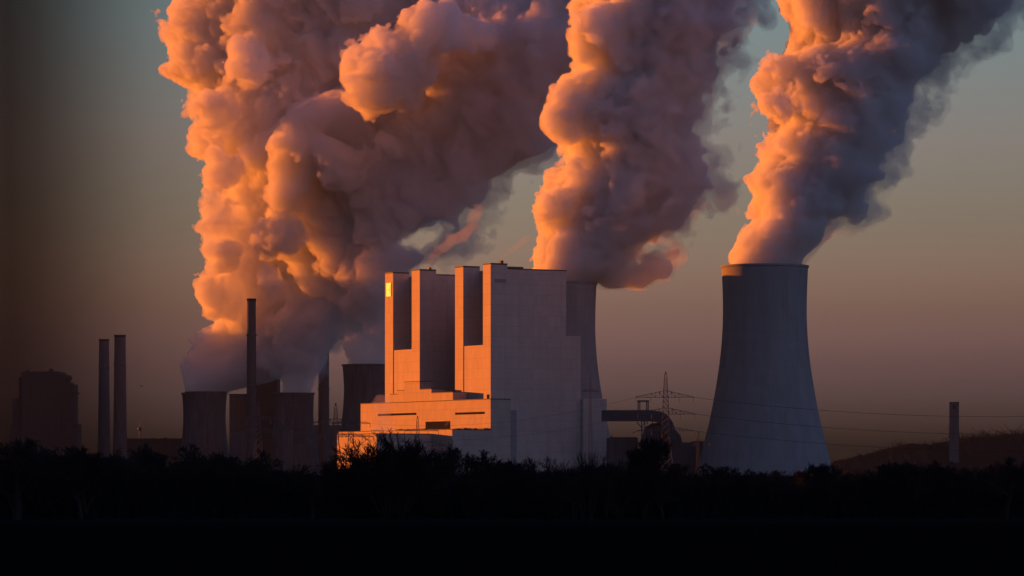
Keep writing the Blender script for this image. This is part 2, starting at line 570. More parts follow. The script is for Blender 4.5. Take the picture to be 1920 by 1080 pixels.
Y = 4000
t = empty('old_power_house', (0, 0, 0), 'stepped dark power house with roof clutter at the far left edge', 'power house')
def fpart(name, mat, rects, Y, dep, parent):
    mb = MB()
    for (x0, x1, y0, y1) in rects:
        flat_box(mb, x0, x1, y0, y1, Y, dep)
    return mb.build(name, mat, parent)
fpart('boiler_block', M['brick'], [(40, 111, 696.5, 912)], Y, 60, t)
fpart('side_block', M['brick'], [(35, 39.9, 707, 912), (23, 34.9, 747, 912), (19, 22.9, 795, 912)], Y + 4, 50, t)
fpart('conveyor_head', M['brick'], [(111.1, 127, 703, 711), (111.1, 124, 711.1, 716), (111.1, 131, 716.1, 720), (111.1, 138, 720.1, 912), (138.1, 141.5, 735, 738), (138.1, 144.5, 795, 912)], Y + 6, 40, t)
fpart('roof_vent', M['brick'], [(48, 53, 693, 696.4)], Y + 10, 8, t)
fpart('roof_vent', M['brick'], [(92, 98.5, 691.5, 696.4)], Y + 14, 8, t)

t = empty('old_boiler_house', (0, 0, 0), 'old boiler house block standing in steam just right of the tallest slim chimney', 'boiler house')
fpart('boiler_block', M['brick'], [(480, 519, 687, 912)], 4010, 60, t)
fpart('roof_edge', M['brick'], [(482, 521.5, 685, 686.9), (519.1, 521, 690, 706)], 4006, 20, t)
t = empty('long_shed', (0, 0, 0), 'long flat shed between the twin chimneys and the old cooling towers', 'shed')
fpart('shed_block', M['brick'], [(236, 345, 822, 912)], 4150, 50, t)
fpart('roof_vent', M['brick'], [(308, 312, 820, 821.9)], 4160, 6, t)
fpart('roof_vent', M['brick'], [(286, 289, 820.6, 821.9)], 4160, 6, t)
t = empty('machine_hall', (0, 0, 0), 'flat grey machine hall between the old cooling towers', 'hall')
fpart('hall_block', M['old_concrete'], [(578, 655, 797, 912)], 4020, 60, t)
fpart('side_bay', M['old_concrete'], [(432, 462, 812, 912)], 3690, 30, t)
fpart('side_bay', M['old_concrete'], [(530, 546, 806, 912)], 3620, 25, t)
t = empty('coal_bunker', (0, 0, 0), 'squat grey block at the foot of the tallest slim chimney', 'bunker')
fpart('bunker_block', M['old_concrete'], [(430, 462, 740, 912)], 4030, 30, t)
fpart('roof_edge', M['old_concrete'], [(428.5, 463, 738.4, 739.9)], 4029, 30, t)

t = empty('radio_mast', at(262, HOR, 4300) * 1, 'thin radio mast with a round pod far off beside the twin chimneys', 'mast')
t.location.z = 0
mb = MB(); mb.bar((0, 0, 0), (0, 0, zat(800, 4300)), 1.2, .8, 6); mb.bar((0, 0, zat(800, 4300)), (0, 0, zat(788, 4300)), .4, .2, 5)
mb.build('shaft', M['steel'], t)
mb = MB(); z = zat(804, 4300); mb.lathe([(.5, z - 3), (2.6, z - 1), (2.6, z + 1), (.6, z + 2.4)], 12); mb.build('pod', M['steel'], t)

# ------------------------------------------------------------------ conveyor gallery between the towers
Y = 2960
t = empty('conveyor_gallery', (0, 0, 0), 'enclosed conveyor gallery running right from the annex and bending down', 'conveyor')
mb = MB()
pts = [(1128, 779.5), (1222, 779.5), (1236, 782), (1246, 788), (1252, 797), (1257, 810), (1262, 826)]
hw = [10.2, 10.2, 10.4, 10.6, 10.4, 9.5, 9]
vs, fs = [], []
for i, (p, h) in enumerate(zip(pts, hw)):
    a = Vector(pts[max(0, i - 1)]); b = Vector(pts[min(len(pts) - 1, i + 1)])
    d = (b - a).normalized()
    nrm = Vector((d.y, -d.x))
    for s, yy in ((-1, -4), (1, -4), (1, 4), (-1, 4)):
        q = Vector(p) + nrm * h * s
        w = at(q.x, q.y, Y)
        vs.append((w.x, Y + yy, w.z))
for i in range(len(pts) - 1):
    for k in range(4):
        a, b = i * 4 + k, i * 4 + (k + 1) % 4
        fs.append((a, b, b + 4, a + 4))
fs += [(3, 2, 1, 0), tuple(range(len(vs) - 4, len(vs)))]
mb.add(vs, fs)
_r = random.Random(4)
for k in range(26):
    x = 1140 + k * 3.9
    w = at(x, 769.5, Y); mb.bar((w.x, Y - 3, w.z), (w.x, Y - 3, w.z + _r.uniform(.3, .9)), .35, .35, 4)
    w = at(x, 789.6, Y); mb.bar((w.x, Y - 3, w.z), (w.x, Y - 3, w.z - _r.uniform(.2, .7)), .35, .35, 4)
mb.build('gallery_tube', M['duct'], t)


def lattice(mb, a0, a1, b0, b1, n, r, r2=None):
    """flat truss between chord a0-a1 and chord b0-b1 with n bays"""
    r2 = r2 or r * .7
    a0, a1, b0, b1 = map(Vector, (a0, a1, b0, b1))
    mb.bar(a0, a1, r, r, 4); mb.bar(b0, b1, r, r, 4)
    for i in range(n):
        p, q = a0.lerp(a1, i / n), a0.lerp(a1, (i + 1) / n)
        s, u = b0.lerp(b1, i / n), b0.lerp(b1, (i + 1) / n)
        if i % 2: mb.bar(p, u, r2, r2, 4)
        else: mb.bar(s, q, r2, r2, 4)
        mb.bar(q, u, r2, r2, 4)


def pxv(x, y, Y, dy=0):
    w = at(x, y, Y); w.y += dy
    return w


mb = MB()
for x in (1196, 1212):
    for d in (-2, 2):
        lattice(mb, pxv(x, 770, Y, d), pxv(x, 751, Y, d), pxv(x + 4, 770, Y, d), pxv(x + 4, 751, Y, d), 5, .3)
mb.bar(pxv(1195, 751.5, Y), pxv(1217, 751.5, Y), .7, .7, 4)
mb.bar(pxv(1195, 753.5, Y), pxv(1217, 753.5, Y), .4, .4, 4)
mb.build('gantry', M['steel'], t)
mb = MB()
for d in (-3, 3):
    lattice(mb, pxv(1203, 912, Y, d), pxv(1203, 790, Y, d), pxv(1209, 912, Y, d), pxv(1209, 790, Y, d), 10, .4)
    mb.bar(pxv(1194, 791, Y, d), pxv(1204, 803, Y, d), .35, .35, 4)
    mb.bar(pxv(1185, 812, Y, d), pxv(1204, 805, Y, d), .35, .35, 4)
mb.build('trestle', M['steel'], t)

t = empty('transfer_house', (0, 0, 0), 'dark transfer house with hopper under the bend of the conveyor gallery', 'transfer house')
mb = MB()
mb.prism([(pxv(x, y, Y).x, pxv(x, y, Y).z) for x, y in ((1206, 912), (1206, 815), (1212, 800), (1222, 794), (1240, 792), (1246, 806), (1268, 808), (1276, 815), (1279, 826), (1279, 912))][::-1], Y + 5, Y + 25)
mb.build('hopper', M['duct'], t)
mb = MB()
for x in (1214, 1224, 1234):
    mb.bar(pxv(x, 796, Y, 8), pxv(x, 789.8, Y, 8), .5, .5, 4)
mb.bar(pxv(1209, 799, Y, 4.5), pxv(1246, 799, Y, 4.5), .3, .3, 4)
mb.build('walkway', M['steel'], t)
t = empty('pump_house', (0, 0, 0), 'low flat building between the middle cooling tower and the transfer house', 'pump house')
fpart('pump_block', M['old_concrete'], [(1139, 1196, 821, 912)], 2990, 30, t)
fpart('roof_edge', M['old_concrete'], [(1143, 1194, 819.6, 820.9)], 2995, 20, t)
mb = MB(); mb.poly([pxv(1146, 820, 2996), pxv(1146, 817, 2996), pxv(1148, 816.4, 2996), pxv(1149, 818, 2996)], .35, 5); mb.build('roof_pipe', M['steel'], t)
t = empty('store_shed', (0, 0, 0), 'low flat shed at the foot of the tallest cooling tower', 'shed')
fpart('shed_block', M['old_concrete'], [(1276, 1334, 829.5, 912)], 2980, 30, t)
fpart('roof_edge', M['brick'], [(1298, 1328, 827.5, 829.4)], 2985, 20, t)

# ------------------------------------------------------------------ steam
_rs = np.random.default_rng(11)
PERM = np.concatenate([_rs.permutation(256)] * 3).astype(np.int32)
_g = _rs.normal(size=(256, 3)); GRAD = (_g / np.linalg.norm(_g, axis=1, keepdims=True)).astype(np.float32)


def perlin(p):
    """gradient noise about -1..1 at points p (n, 3)"""
    i = np.floor(p).astype(np.int32)
    f = p - i
    i &= 255
    u = f * f * f * (f * (f * 6 - 15) + 10)
    out = np.zeros(len(p), np.float32)
    for dx in (0, 1):
        wx = u[:, 0] if dx else 1 - u[:, 0]
        hx = PERM[i[:, 0] + dx]
        for dy in (0, 1):
            wy = wx * (u[:, 1] if dy else 1 - u[:, 1])
            hy = PERM[hx + i[:, 1] + dy]
            for dz in (0, 1):
                g = GRAD[PERM[hy + i[:, 2] + dz]]
                d = g[:, 0] * (f[:, 0] - dx) + g[:, 1] * (f[:, 1] - dy) + g[:, 2] * (f[:, 2] - dz)
                out += wy * (u[:, 2] if dz else 1 - u[:, 2]) * d
    return out * 1.5


def steam_mat(name, density, col=(1, 1, 1), skin=0.03, aniso=0.0):
    """thick droplets inside, and a faint white skin where they begin"""
    m = bpy.data.materials.new(name)
    m.use_nodes = True
    nt = m.node_tree
    nt.nodes.clear()
    o = nt.nodes.new('ShaderNodeOutputMaterial')
    v = nt.nodes.new('ShaderNodeVolumePrincipled')
    v.inputs['Color'].default_value = (*col, 1)
    v.inputs['Density'].default_value = density
    v.inputs['Anisotropy'].default_value = aniso
    nt.links.new(v.outputs[0], o.inputs['Volume'])
    if skin:
        mx = nt.nodes.new('ShaderNodeMixShader')
        tr = nt.nodes.new('ShaderNodeBsdfTransparent')
        df = nt.nodes.new('ShaderNodeBsdfDiffuse')
        df.inputs['Color'].default_value = (.9, .9, .9, 1)
        mx.inputs[0].default_value = skin
        nt.links.new(tr.outputs[0], mx.inputs[1])
        nt.links.new(df.outputs[0], mx.inputs[2])
        nt.links.new(mx.outputs[0], o.inputs['Surface'])
    return m


import openvdb


def plume(label, Y, rows, mat, vox, seed, amp=1.0, depth=.85, blobs=(), holes=(), lee=1.0, drift=0.0, grow=60.0, fringe=0.0, shear=0.3, calm=.45, name='steam_plume', octs=None, group='steam plumes over the power station'):
    """rows: (photo row, left, right) of the steam at distance Y, bottom to top; the column is about as deep as it is wide.
    drift: metres it leans towards the camera per metre of height"""
    rows = sorted(rows, key=lambda r: -r[0])
    k = Y / F
    zs = np.array([zat(r[0], Y) for r in rows])
    xc = np.array([((r[1] + r[2]) / 2 - 960) * k for r in rows])
    hw = np.array([(r[2] - r[1]) / 2 * k for r in rows])
    pad = 14 + 16 * amp
    x0, x1 = (xc - hw).min() - pad, (xc + hw).max() + pad
    for b in blobs:
        x1 = max(x1, (b[0] + b[2] - 960) * k + pad)
    z0, z1 = zs[0] - vox * 2, zs[-1] + vox * 2
    dm = (hw * (depth + shear * .8)).max() + pad
    H = zs[-1] - zs[0]
    y0, y1 = Y - dm - max(0, drift * H), Y + dm + max(0, -drift * H)
    X = np.arange(x0, x1, vox, dtype=np.float32)
    Yg = np.arange(y0, y1, vox, dtype=np.float32)
    Z = np.arange(z0, z1, vox, dtype=np.float32)
    cxz = np.interp(Z, zs, xc).astype(np.float32); hwz = np.interp(Z, zs, hw).astype(np.float32)
    if rows[-1][0] < -100:                                         # the column rounds off well above the frame
        tt = np.clip((Z - zat(-45, Y)) / (zs[-1] - zat(-45, Y)), 0, 1)
        hwz = (hwz * np.sqrt(1.001 - tt * tt)).astype(np.float32)
    dz = hwz * depth
    cyz = (Y - drift * (Z - zs[0])).astype(np.float32)
    u = (X[:, None] - cxz[None, :]) / hwz[None, :]                 # (nx, nz)
    v = (Yg[:, None] - cyz[None, :]) / dz[None, :]                 # (ny, nz)
    sh = shear * np.clip((Z - zs[0]) / 60, 0, 1) * hwz / dz
    rr = np.sqrt(u[:, None, :] ** 2 + (v[None, :, :] + u[:, None, :] * sh[None, None, :]) ** 2)
    G = (1 - rr) * np.minimum(hwz, dz)[None, None, :]
    shp = G.shape
    for (bx, by, br, *rest) in blobs:
        c = at(bx, by, Y); r = br * k
        yy = rest[0] if rest else 0
        cyb = np.interp(c.z, Z, cyz) + yy
        d = np.sqrt((X[:, None, None] - c.x) ** 2 + (Yg[None, :, None] - cyb) ** 2 + (Z[None, None, :] - c.z) ** 2)
        B = r - d
        h = np.clip(.5 + .5 * (G - B) / 6, 0, 1)
        G = B * (1 - h) + G * h + 6 * h * (1 - h)
    for (bx, by, brx, bry) in holes:                               # gaps the sky shows through, along the view
        c = at(bx, by, Y)
        d = (np.sqrt(((X[:, None] - c.x) / (brx * k)) ** 2 + ((Z[None, :] - c.z) / (bry * k)) ** 2) - 1) * min(brx, bry) * k
        G = np.minimum(G, np.maximum(d, -40)[:, None, :])
    hs = np.clip((Z - zs[0]) / grow, .12, 1.0).astype(np.float32)  # calm at the mouth, billowing above
    G = G.astype(np.float32).ravel()
    nx, ny, nz = shp
    idx = np.arange(G.size, dtype=np.int64)
    octs = octs or [(70, 15, 1), (34, 11, 0), (17, 7.5, 0), (8.6, 5.6, 0), (4.8, 4.0, 0), (3.0, 2.2, 0)]
    rest = sum(o[1] for o in octs) * amp * 1.1 + 10 * lee
    off = np.array([seed * 13.7, seed * 7.1, seed * 3.3], np.float32)

    def pts(sel):
        iz = sel % nz; t_ = sel // nz
        iy = t_ % ny; ix = t_ // ny
        return np.stack([X[ix], Yg[iy], Z[iz]], 1).astype(np.float32), iz, ix

    sel = idx[np.abs(G) < rest]
    first = True
    for scale, a, signed in octs:
        sel = sel[np.abs(G[sel]) < rest]
        P, iz, ix = pts(sel)
        n = perlin(P / scale + off)
        d = n if signed else .68 * (np.abs(n) * 2.2 - .62) + .5 * perlin(P[:, [1, 2, 0]] / (scale * .8) + off * 1.7)
        lu = np.clip((X[ix] - cxz[iz]) / hwz[iz], -.2, 1)
        w = hs[iz] * a * amp
        if not signed:
            w = w * (1 - calm * np.clip(lu + .2, 0, 1))
        if not signed and a < 16:
            w = w * np.where(d > 0, np.clip((G[sel] + 1.2 * a) / a, 0, 1), 1)
        G[sel] += d * w
        if first and lee:
            ul = np.clip((X[ix] - cxz[iz]) / hwz[iz] * .8 + .1, 0, 1)
            m = perlin(P / 26 + off * 2) + .5 * perlin(P / 11 + off * 3)
            G[sel] -= np.clip(m + .1, -.15, 1) * ul * 26 * lee * hs[iz]
            first = False
        rest -= a * amp * 1.1 + (10 * lee if not first and scale == octs[0][0] else 0)
        off = off + 5.3
    G = G.reshape(shp)
    cap = np.minimum(Z - zs[0], zs[-1] - Z)[None, None, :]
    G = np.minimum(G, cap)
    base = Vector((float(xc[0]), float(Y), float(zs[0])))

    def skin_of(field, nm, mt):
        g = openvdb.FloatGrid(1000.0)
        g.copyFromArray(np.ascontiguousarray(-field), tolerance=0)
        vt, q = g.convertToQuads(0.0)
        vt = vt * vox + np.array([x0, y0, z0]) - np.array(base)
        me = bpy.data.meshes.new(nm)
        me.vertices.add(len(vt)); me.vertices.foreach_set('co', vt.astype(np.float32).ravel())
        nq = len(q)
        me.loops.add(nq * 4); me.loops.foreach_set('vertex_index', q.astype(np.int32).ravel())
        me.polygons.add(nq)
        me.polygons.foreach_set('loop_start', np.arange(0, nq * 4, 4, dtype=np.int32))
        me.polygons.foreach_set('use_smooth', np.ones(nq, bool))
        me.update(calc_edges=True)
        me.validate()
        me.materials.append(mt)
        return bpy.data.objects.new(nm, me)

    o = skin_of(G, name, mat)
    o.location = base
    link(o)
    if fringe:
        Gf = G.ravel().copy()
        sel = idx[(Gf < 12) & (Gf > -36)]
        P, iz, ix = pts(sel)
        ul = np.clip((X[ix] - cxz[iz]) / hwz[iz] * .8 + .3, 0, 1.15)
        Gf[sel] += (-1.5 + perlin(P / 3.2 + off * 8) * 2.2 + ul * 17 * fringe + perlin(P / 24 + off * 5) * 15 * ul + perlin(P / 11 + off * 6) * 9 * ul + perlin(P / 5 + off * 7) * 4 * ul) * hs[iz]
        Gf = np.minimum(Gf.reshape(shp), cap)
        link(skin_of(Gf, 'steam_fringe', M['fringe']), o)
    print('plume', label[:30], len(o.data.vertices), shp)
    return tag(o, label, 'steam', group)


M['steam'] = steam_mat('dense_steam', .17, (.995, 1, 1))
M['soft_steam'] = steam_mat('soft_steam', .1, (.995, 1, 1), skin=.02)
M['fringe'] = steam_mat('thin_lee_steam', .026, skin=0)
M['wisp'] = steam_mat('thin_steam', .021)
RA = [(520, 1368, 1500), (480, 1358, 1514), (455, 1364, 1528), (440, 1370, 1541), (410, 1414, 1560), (395, 1416, 1600), (380, 1418, 1618), (350, 1422, 1640), (300, 1428, 1665), (250, 1428, 1680),
      (200, 1428, 1692), (150, 1430, 1735), (110, 1442, 1790), (85, 1485, 1815), (55, 1495, 1845), (20, 1480, 1875), (0, 1470, 1885), (-60, 1490, 1960), (-140, 1520, 2060)]
plume('steam column leaning right out of the tallest cooling tower, bright orange along its left edge', Y1, RA, M['steam'], 1.6, 1, fringe=1.0,
      blobs=[(1460, 215, 34, -20), (1462, 165, 40, 10), (1470, 125, 34, -10), (1395, 455, 26, -8), (1600, 388, 26), (1455, 270, 32, -20), (1440, 340, 24, 0), (1530, 30, 50, -20)])
RB = [(545, 1000, 1105), (531, 995, 1116), (500, 997, 1180), (470, 1006, 1195), (430, 1022, 1270), (390, 1022, 1308), (350, 1020, 1318), (300, 1048, 1308), (250, 1034, 1285),
      (200, 1046, 1312), (150, 1064, 1320), (100, 1063, 1340), (50, 1063, 1390), (10, 1075, 1392), (-60, 1090, 1420), (-140, 1120, 1480)]
plume('steam column from the tower behind the boiler houses, its lee side torn open', Y2, RB, M['steam'], 1.6, 2, fringe=1.0,
      blobs=[(1150, 508, 36), (1195, 514, 32), (1240, 500, 26), (1262, 472, 18), (1170, 462, 40), (1212, 492, 34), (1060, 380, 40, -20), (1075, 320, 40, -20), (1060, 245, 34, -20), (1110, 60, 60, -30), (1090, 190, 40, -20)],
      holes=[(1240, 450, 20, 18), (1330, 320, 14, 14), (1290, 262, 26, 10)], lee=1.25)
BIG = [(80, 18, 1), (42, 14, 0), (22, 7.5, 0), (11, 5.6, 0), (6.0, 4.4, 0), (3.8, 2.4, 0)]
RL = [(765, 366, 410), (748, 356, 420), (735, 344, 430), (718, 344, 500), (690, 348, 575), (660, 350, 620), (630, 358, 630), (600, 368, 640), (560, 378, 650), (530, 394, 655), (500, 394, 660), (470, 408, 665), (440, 412, 670), (400, 408, 680), (370, 402, 690),
      (345, 396, 700), (320, 382, 710), (285, 368, 730), (235, 366, 745), (180, 378, 760), (150, 364, 790), (120, 346, 820), (80, 348, 860), (40, 330, 910), (0, 316, 960), (-60, 300, 1010), (-140, 290, 1090)]
plume('huge leftmost steam cloud rising from the old towers, its left edge glowing orange', YL, RL, M['soft_steam'], 2.0, 3, octs=BIG, lee=.1, depth=.45, amp=.95, shear=.45, drift=.1, grow=140,
      fringe=.35, calm=.6, blobs=[(434, 370, 46, 20), (426, 432, 46, 20), (430, 225, 50, -60), (480, 140, 52, -90), (400, 262, 36, -10), (430, 330, 44, -50), (430, 420, 40, -50), (440, 490, 44, -60), (415, 560, 36, -30), (500, 470, 40, -90), (520, 540, 40, -90)])
RM = [(770, 532, 572), (748, 524, 580), (737, 516, 587), (715, 514, 600), (690, 512, 625), (660, 515, 650), (620, 520, 690), (580, 530, 715), (540, 535, 740), (500, 530, 750), (460, 515, 755), (420, 498, 770), (380, 496, 780), (340, 496, 800), (300, 500, 840),
      (260, 512, 870), (230, 530, 880), (210, 565, 900), (180, 650, 950), (140, 700, 1000), (100, 740, 1050), (50, 780, 1150), (0, 800, 1250), (-60, 840, 1300), (-140, 900, 1350)]
plume('steam cloud from the second row of old towers, in front of the leftmost cloud', YM, RM, M['soft_steam'], 2.0, 4, octs=BIG, lee=.15, depth=.5, drift=.3, amp=1.0, shear=.5,
      fringe=.4, calm=.6, blobs=[(570, 300, 66, -20), (548, 375, 50, -30), (598, 248, 38, -20), (650, 330, 44, -60), (540, 440, 44, -30), (735, 300, 26, -90)])
RT = [(720, 665, 715), (700, 655, 728), (684, 643, 738), (650, 636, 748), (600, 630, 760), (550, 630, 765), (510, 634, 775), (470, 645, 862), (430, 652, 890), (390, 655, 896), (350, 660, 915), (320, 665, 970), (290, 670, 1030), (260, 660, 1055),
      (240, 656, 1078), (200, 648, 1120), (160, 648, 1150), (120, 680, 1180), (90, 692, 1200), (60, 775, 1230), (30, 820, 1260), (0, 850, 1280), (-60, 900, 1350), (-140, 980, 1420)]
plume('dark grey steam cloud behind the boiler houses with one large sunlit lobe', YT, RT, M['soft_steam'], 2.0, 5, fringe=.7, calm=.7, octs=BIG, lee=.3, depth=.5, drift=.28, amp=1.0, shear=.5, blobs=[(740, 170, 90, -60), (700, 195, 46, -80), (815, 100, 52, -70), (890, 120, 40, -70), (720, 110, 34, -60)],
      holes=[ (800, 450, 42, 26), (845, 470, 18, 14)])
THIN = [(14, 5, 1), (7, 3.6, 1), (3.5, 2.4, 0), (2.2, 1.2, 0)]
plume('thin pink steam wisp blowing right from the second stair tower', 3080, [(505, 793, 800), (485, 803, 818), (465, 815, 850), (445, 838, 882), (425, 868, 900), (400, 878, 912), (382, 884, 905)], M['wisp'], 1.2, 6, octs=THIN, lee=.25, grow=25, amp=.9, name='steam_wisp', group='thin steam wisps over the boiler house roofs')
plume('shorter pink steam wisp blowing right from the nearest stair tower', 3020, [(494, 928, 934), (478, 942, 956), (462, 960, 985), (448, 982, 1000), (440, 990, 998)], M['wisp'], 1.2, 7, octs=THIN, lee=.25, grow=25, amp=.8, name='steam_wisp', group='thin steam wisps over the boiler house roofs')
plume('grey puff of steam rising before the left end of the sunlit hall', 2840, [(812, 690, 742), (795, 700, 738), (780, 708, 730), (765, 700, 735), (750, 704, 735), (740, 708, 728)], M['wisp'], 1.2, 8, octs=THIN, lee=.2, grow=15, amp=.8, name='steam_wisp', group='grey puffs before the sunlit hall')
plume('small grey puff of steam before the right end of the sunlit hall', 2840, [(803, 881, 887), (792, 879, 890), (783, 881, 892)], M['wisp'], 1.0, 9, octs=THIN[1:], lee=0, grow=10, amp=.4, name='steam_wisp', group='grey puffs before the sunlit hall')
plume('faint grey puff of steam right of the dark gate opening', 2840, [(801, 831, 838), (794, 834, 842), (786, 838, 846)], M['wisp'], 1.0, 10, octs=THIN[1:], lee=0, grow=10, amp=.4, name='steam_wisp', group='grey puffs before the sunlit hall')


# ------------------------------------------------------------------ pylons and cables
def pylon(px, Y, top, arms, label, wb=1.0):
    """arms: (row of the top chord at the mast, row of the bottom chord, left tip px, right tip px)"""
    c = at(px, HOR, Y); c.z = 0
    t = empty('pylon', c, label, 'pylon', 'steel lattice pylons')
    H = zat(top, Y)
    za = zat(arms[-1][1], Y)
    hw = lambda z: (.45 + (2.6 * wb - .45) * max(0, 1 - z / H) ** .75 + (2.2 * wb * (1 - z / (za * .9)) if z < za * .9 else 0))
    mb = MB()
    zz = [0]
    while zz[-1] < H - 2.5:
        zz.append(zz[-1] + max(2.0, 2.0 * hw(zz[-1]) * .9))
    zz[-1] = H
    R1 = .17
    for a, b in zip(zz[:-1], zz[1:]):
        ha, hb = hw(a), (hw(b) if b < H else .15)
        ca = [(-ha, -ha, a), (ha, -ha, a), (ha, ha, a), (-ha, ha, a)]
        cb = [(-hb, -hb, b), (hb, -hb, b), (hb, hb, b), (-hb, hb, b)]
        for i in range(4):
            j = (i + 1) % 4
            mb.bar(ca[i], cb[i], R1, R1, 4, False)
            mb.bar(ca[i], cb[j], R1 * .6, R1 * .6, 3, False)
            mb.bar(ca[j], cb[i], R1 * .6, R1 * .6, 3, False)
            mb.bar(cb[i], cb[j], R1 * .6, R1 * .6, 3, False)
    mb.build('mast', M['steel'], t)
    k = Y / F
    tips = []
    for (yt, yb, lx, rx) in arms:
        zt, zb = zat(yt, Y), zat(yb, Y)
        mb = MB()
        h = hw(zb)
        for tipx in (lx, rx):
            d = (tipx - px) * k
            sg = 1 if d > 0 else -1
            for s in (-1, 1):
                lattice(mb, (sg * h, s * h, zt), (d, s * .2, zb + .3), (sg * h, s * h, zb), (d, s * .2, zb), 7, .15, .09)
            tips.append(Vector((c.x + d, Y, zb)))
        mb.bar((-h, -h, zt), (h, -h, zt), .15, .15, 4); mb.bar((-h, -h, zb), (h, -h, zb), .15, .15, 4)
        mb.build('cross_arm', M['steel'], t)
        for tipx in (lx, (lx + px) / 2, (rx + px) / 2, rx):
            d = (tipx - px) * k
            mb = MB(); mb.bar((d, 0, zb), (d, 0, zb - 2.4), .16, .16, 5)
            mb.build('insulator', M['steel'], t)
    return tips


tipsA = pylon(1248, 1900, 697, [(733, 745, 1192, 1300), (765, 776.5, 1196, 1303), (800, 808, 1196, 1300)], 'tall three-armed lattice pylon rising before the conveyor gallery', 1.15)
tipsB = pylon(484, 1900, 752, [(779, 786, 446, 530), (803, 810.5, 432, 542)], 'faint lattice pylon with two arms in front of the old grey towers', 1.0)
tipsC = pylon(629.5, 1900, 756, [(785, 792.5, 587, 675), (812, 819, 570, 685)], 'lattice pylon in the gap of sky left of the sunlit halls')
tipsD = pylon(658, 2050, 764, [(789, 794, 622, 694), (813, 819, 610, 700)], 'lattice pylon standing before the left end of the sunlit lower hall')
tipsE = pylon(783, 2350, 780, [(804, 808, 758, 822), (826, 830, 754, 820)], 'lattice pylon before the dark gate opening of the sunlit hall', .8)
pylon(825, 2500, 827, [(832, 836, 809, 836)], 'small lattice pole before the right strip of the lower sunlit hall', .5)
pylon(1309, 2500, 809, [(826, 830, 1300, 1330)], 'small distant pole standing left of the tallest cooling tower foot', .4)
pylon(1107, 2600, 707, [(730, 734, 1092, 1122)], 'faint slender mast against the shaded rear annex', .4)


def cable(a, b, sag, label, r=.075, group='power cables strung from the pylons'):
    mb = MB()
    n = 26
    P = []
    for i in range(n + 1):
        t_ = i / n
        p = Vector(a).lerp(Vector(b), t_)
        p.z -= sag * 4 * t_ * (1 - t_)
        P.append(p)
    mb.poly(P, r, 4)
    tag(mb.build('power_cable', M['cable']), label, 'power cable', group)


cable(tipsA[1], at(2420, 747, 1900), 10.2, 'topmost power cable sagging right from the tall pylon past the cooling tower', .11)
cable(tipsA[3], at(2420, 786, 1900), 9.6, 'middle power cable sagging right from the tall pylon past the cooling tower', .11)
cable(tipsA[5], at(2420, 826, 1900), 8.4, 'lowest power cable sagging right from the tall pylon past the cooling tower', .11)
cable(tipsA[0], tipsD[1], 6.5, 'upper power cable running left from the tall pylon across the boiler houses', .05)
cable(tipsA[2], tipsD[3], 6.5, 'lower power cable running left from the tall pylon across the boiler houses', .05)
cable(tipsB[1], tipsC[0], 5, 'upper power cable between the two pylons before the old towers', .05)
cable(tipsB[3], tipsC[2], 5, 'lower power cable between the two pylons before the old towers', .05)
cable(tipsC[3], tipsE[2], 4, 'power cable crossing the sunlit lower hall', .06)

# ------------------------------------------------------------------ bird
c = at(265, 724, 900)
t = empty('bird', c, 'tiny dark bird flying in the sky right of the twin chimneys', 'bird')
mb = MB(); mb.bar((-.28, 0, 0), (0, 0, .02), .03, .1, 8); mb.bar((0, 0, .02), (.26, 0, .05), .1, .06, 8); mb.bar((.26, 0, .05), (.36, 0, .05), .05, .01, 8)
mb.build('body', M['bird'], t)
for s in (-1, 1):
    mb = MB()
    mb.add([(.12, s * .07, .06), (.16, s * .35, .2), (-.02, s * .75, .12), (-.12, s * .4, .16), (-.12, s * .07, .05), (.12, s * .07, .03), (-.12, s * .07, .02)],
           [(0, 1, 3, 4), (1, 2, 3), (0, 5, 1), (4, 3, 6), (5, 6, 3, 1)])
    mb.build('wing', M['bird'], t)

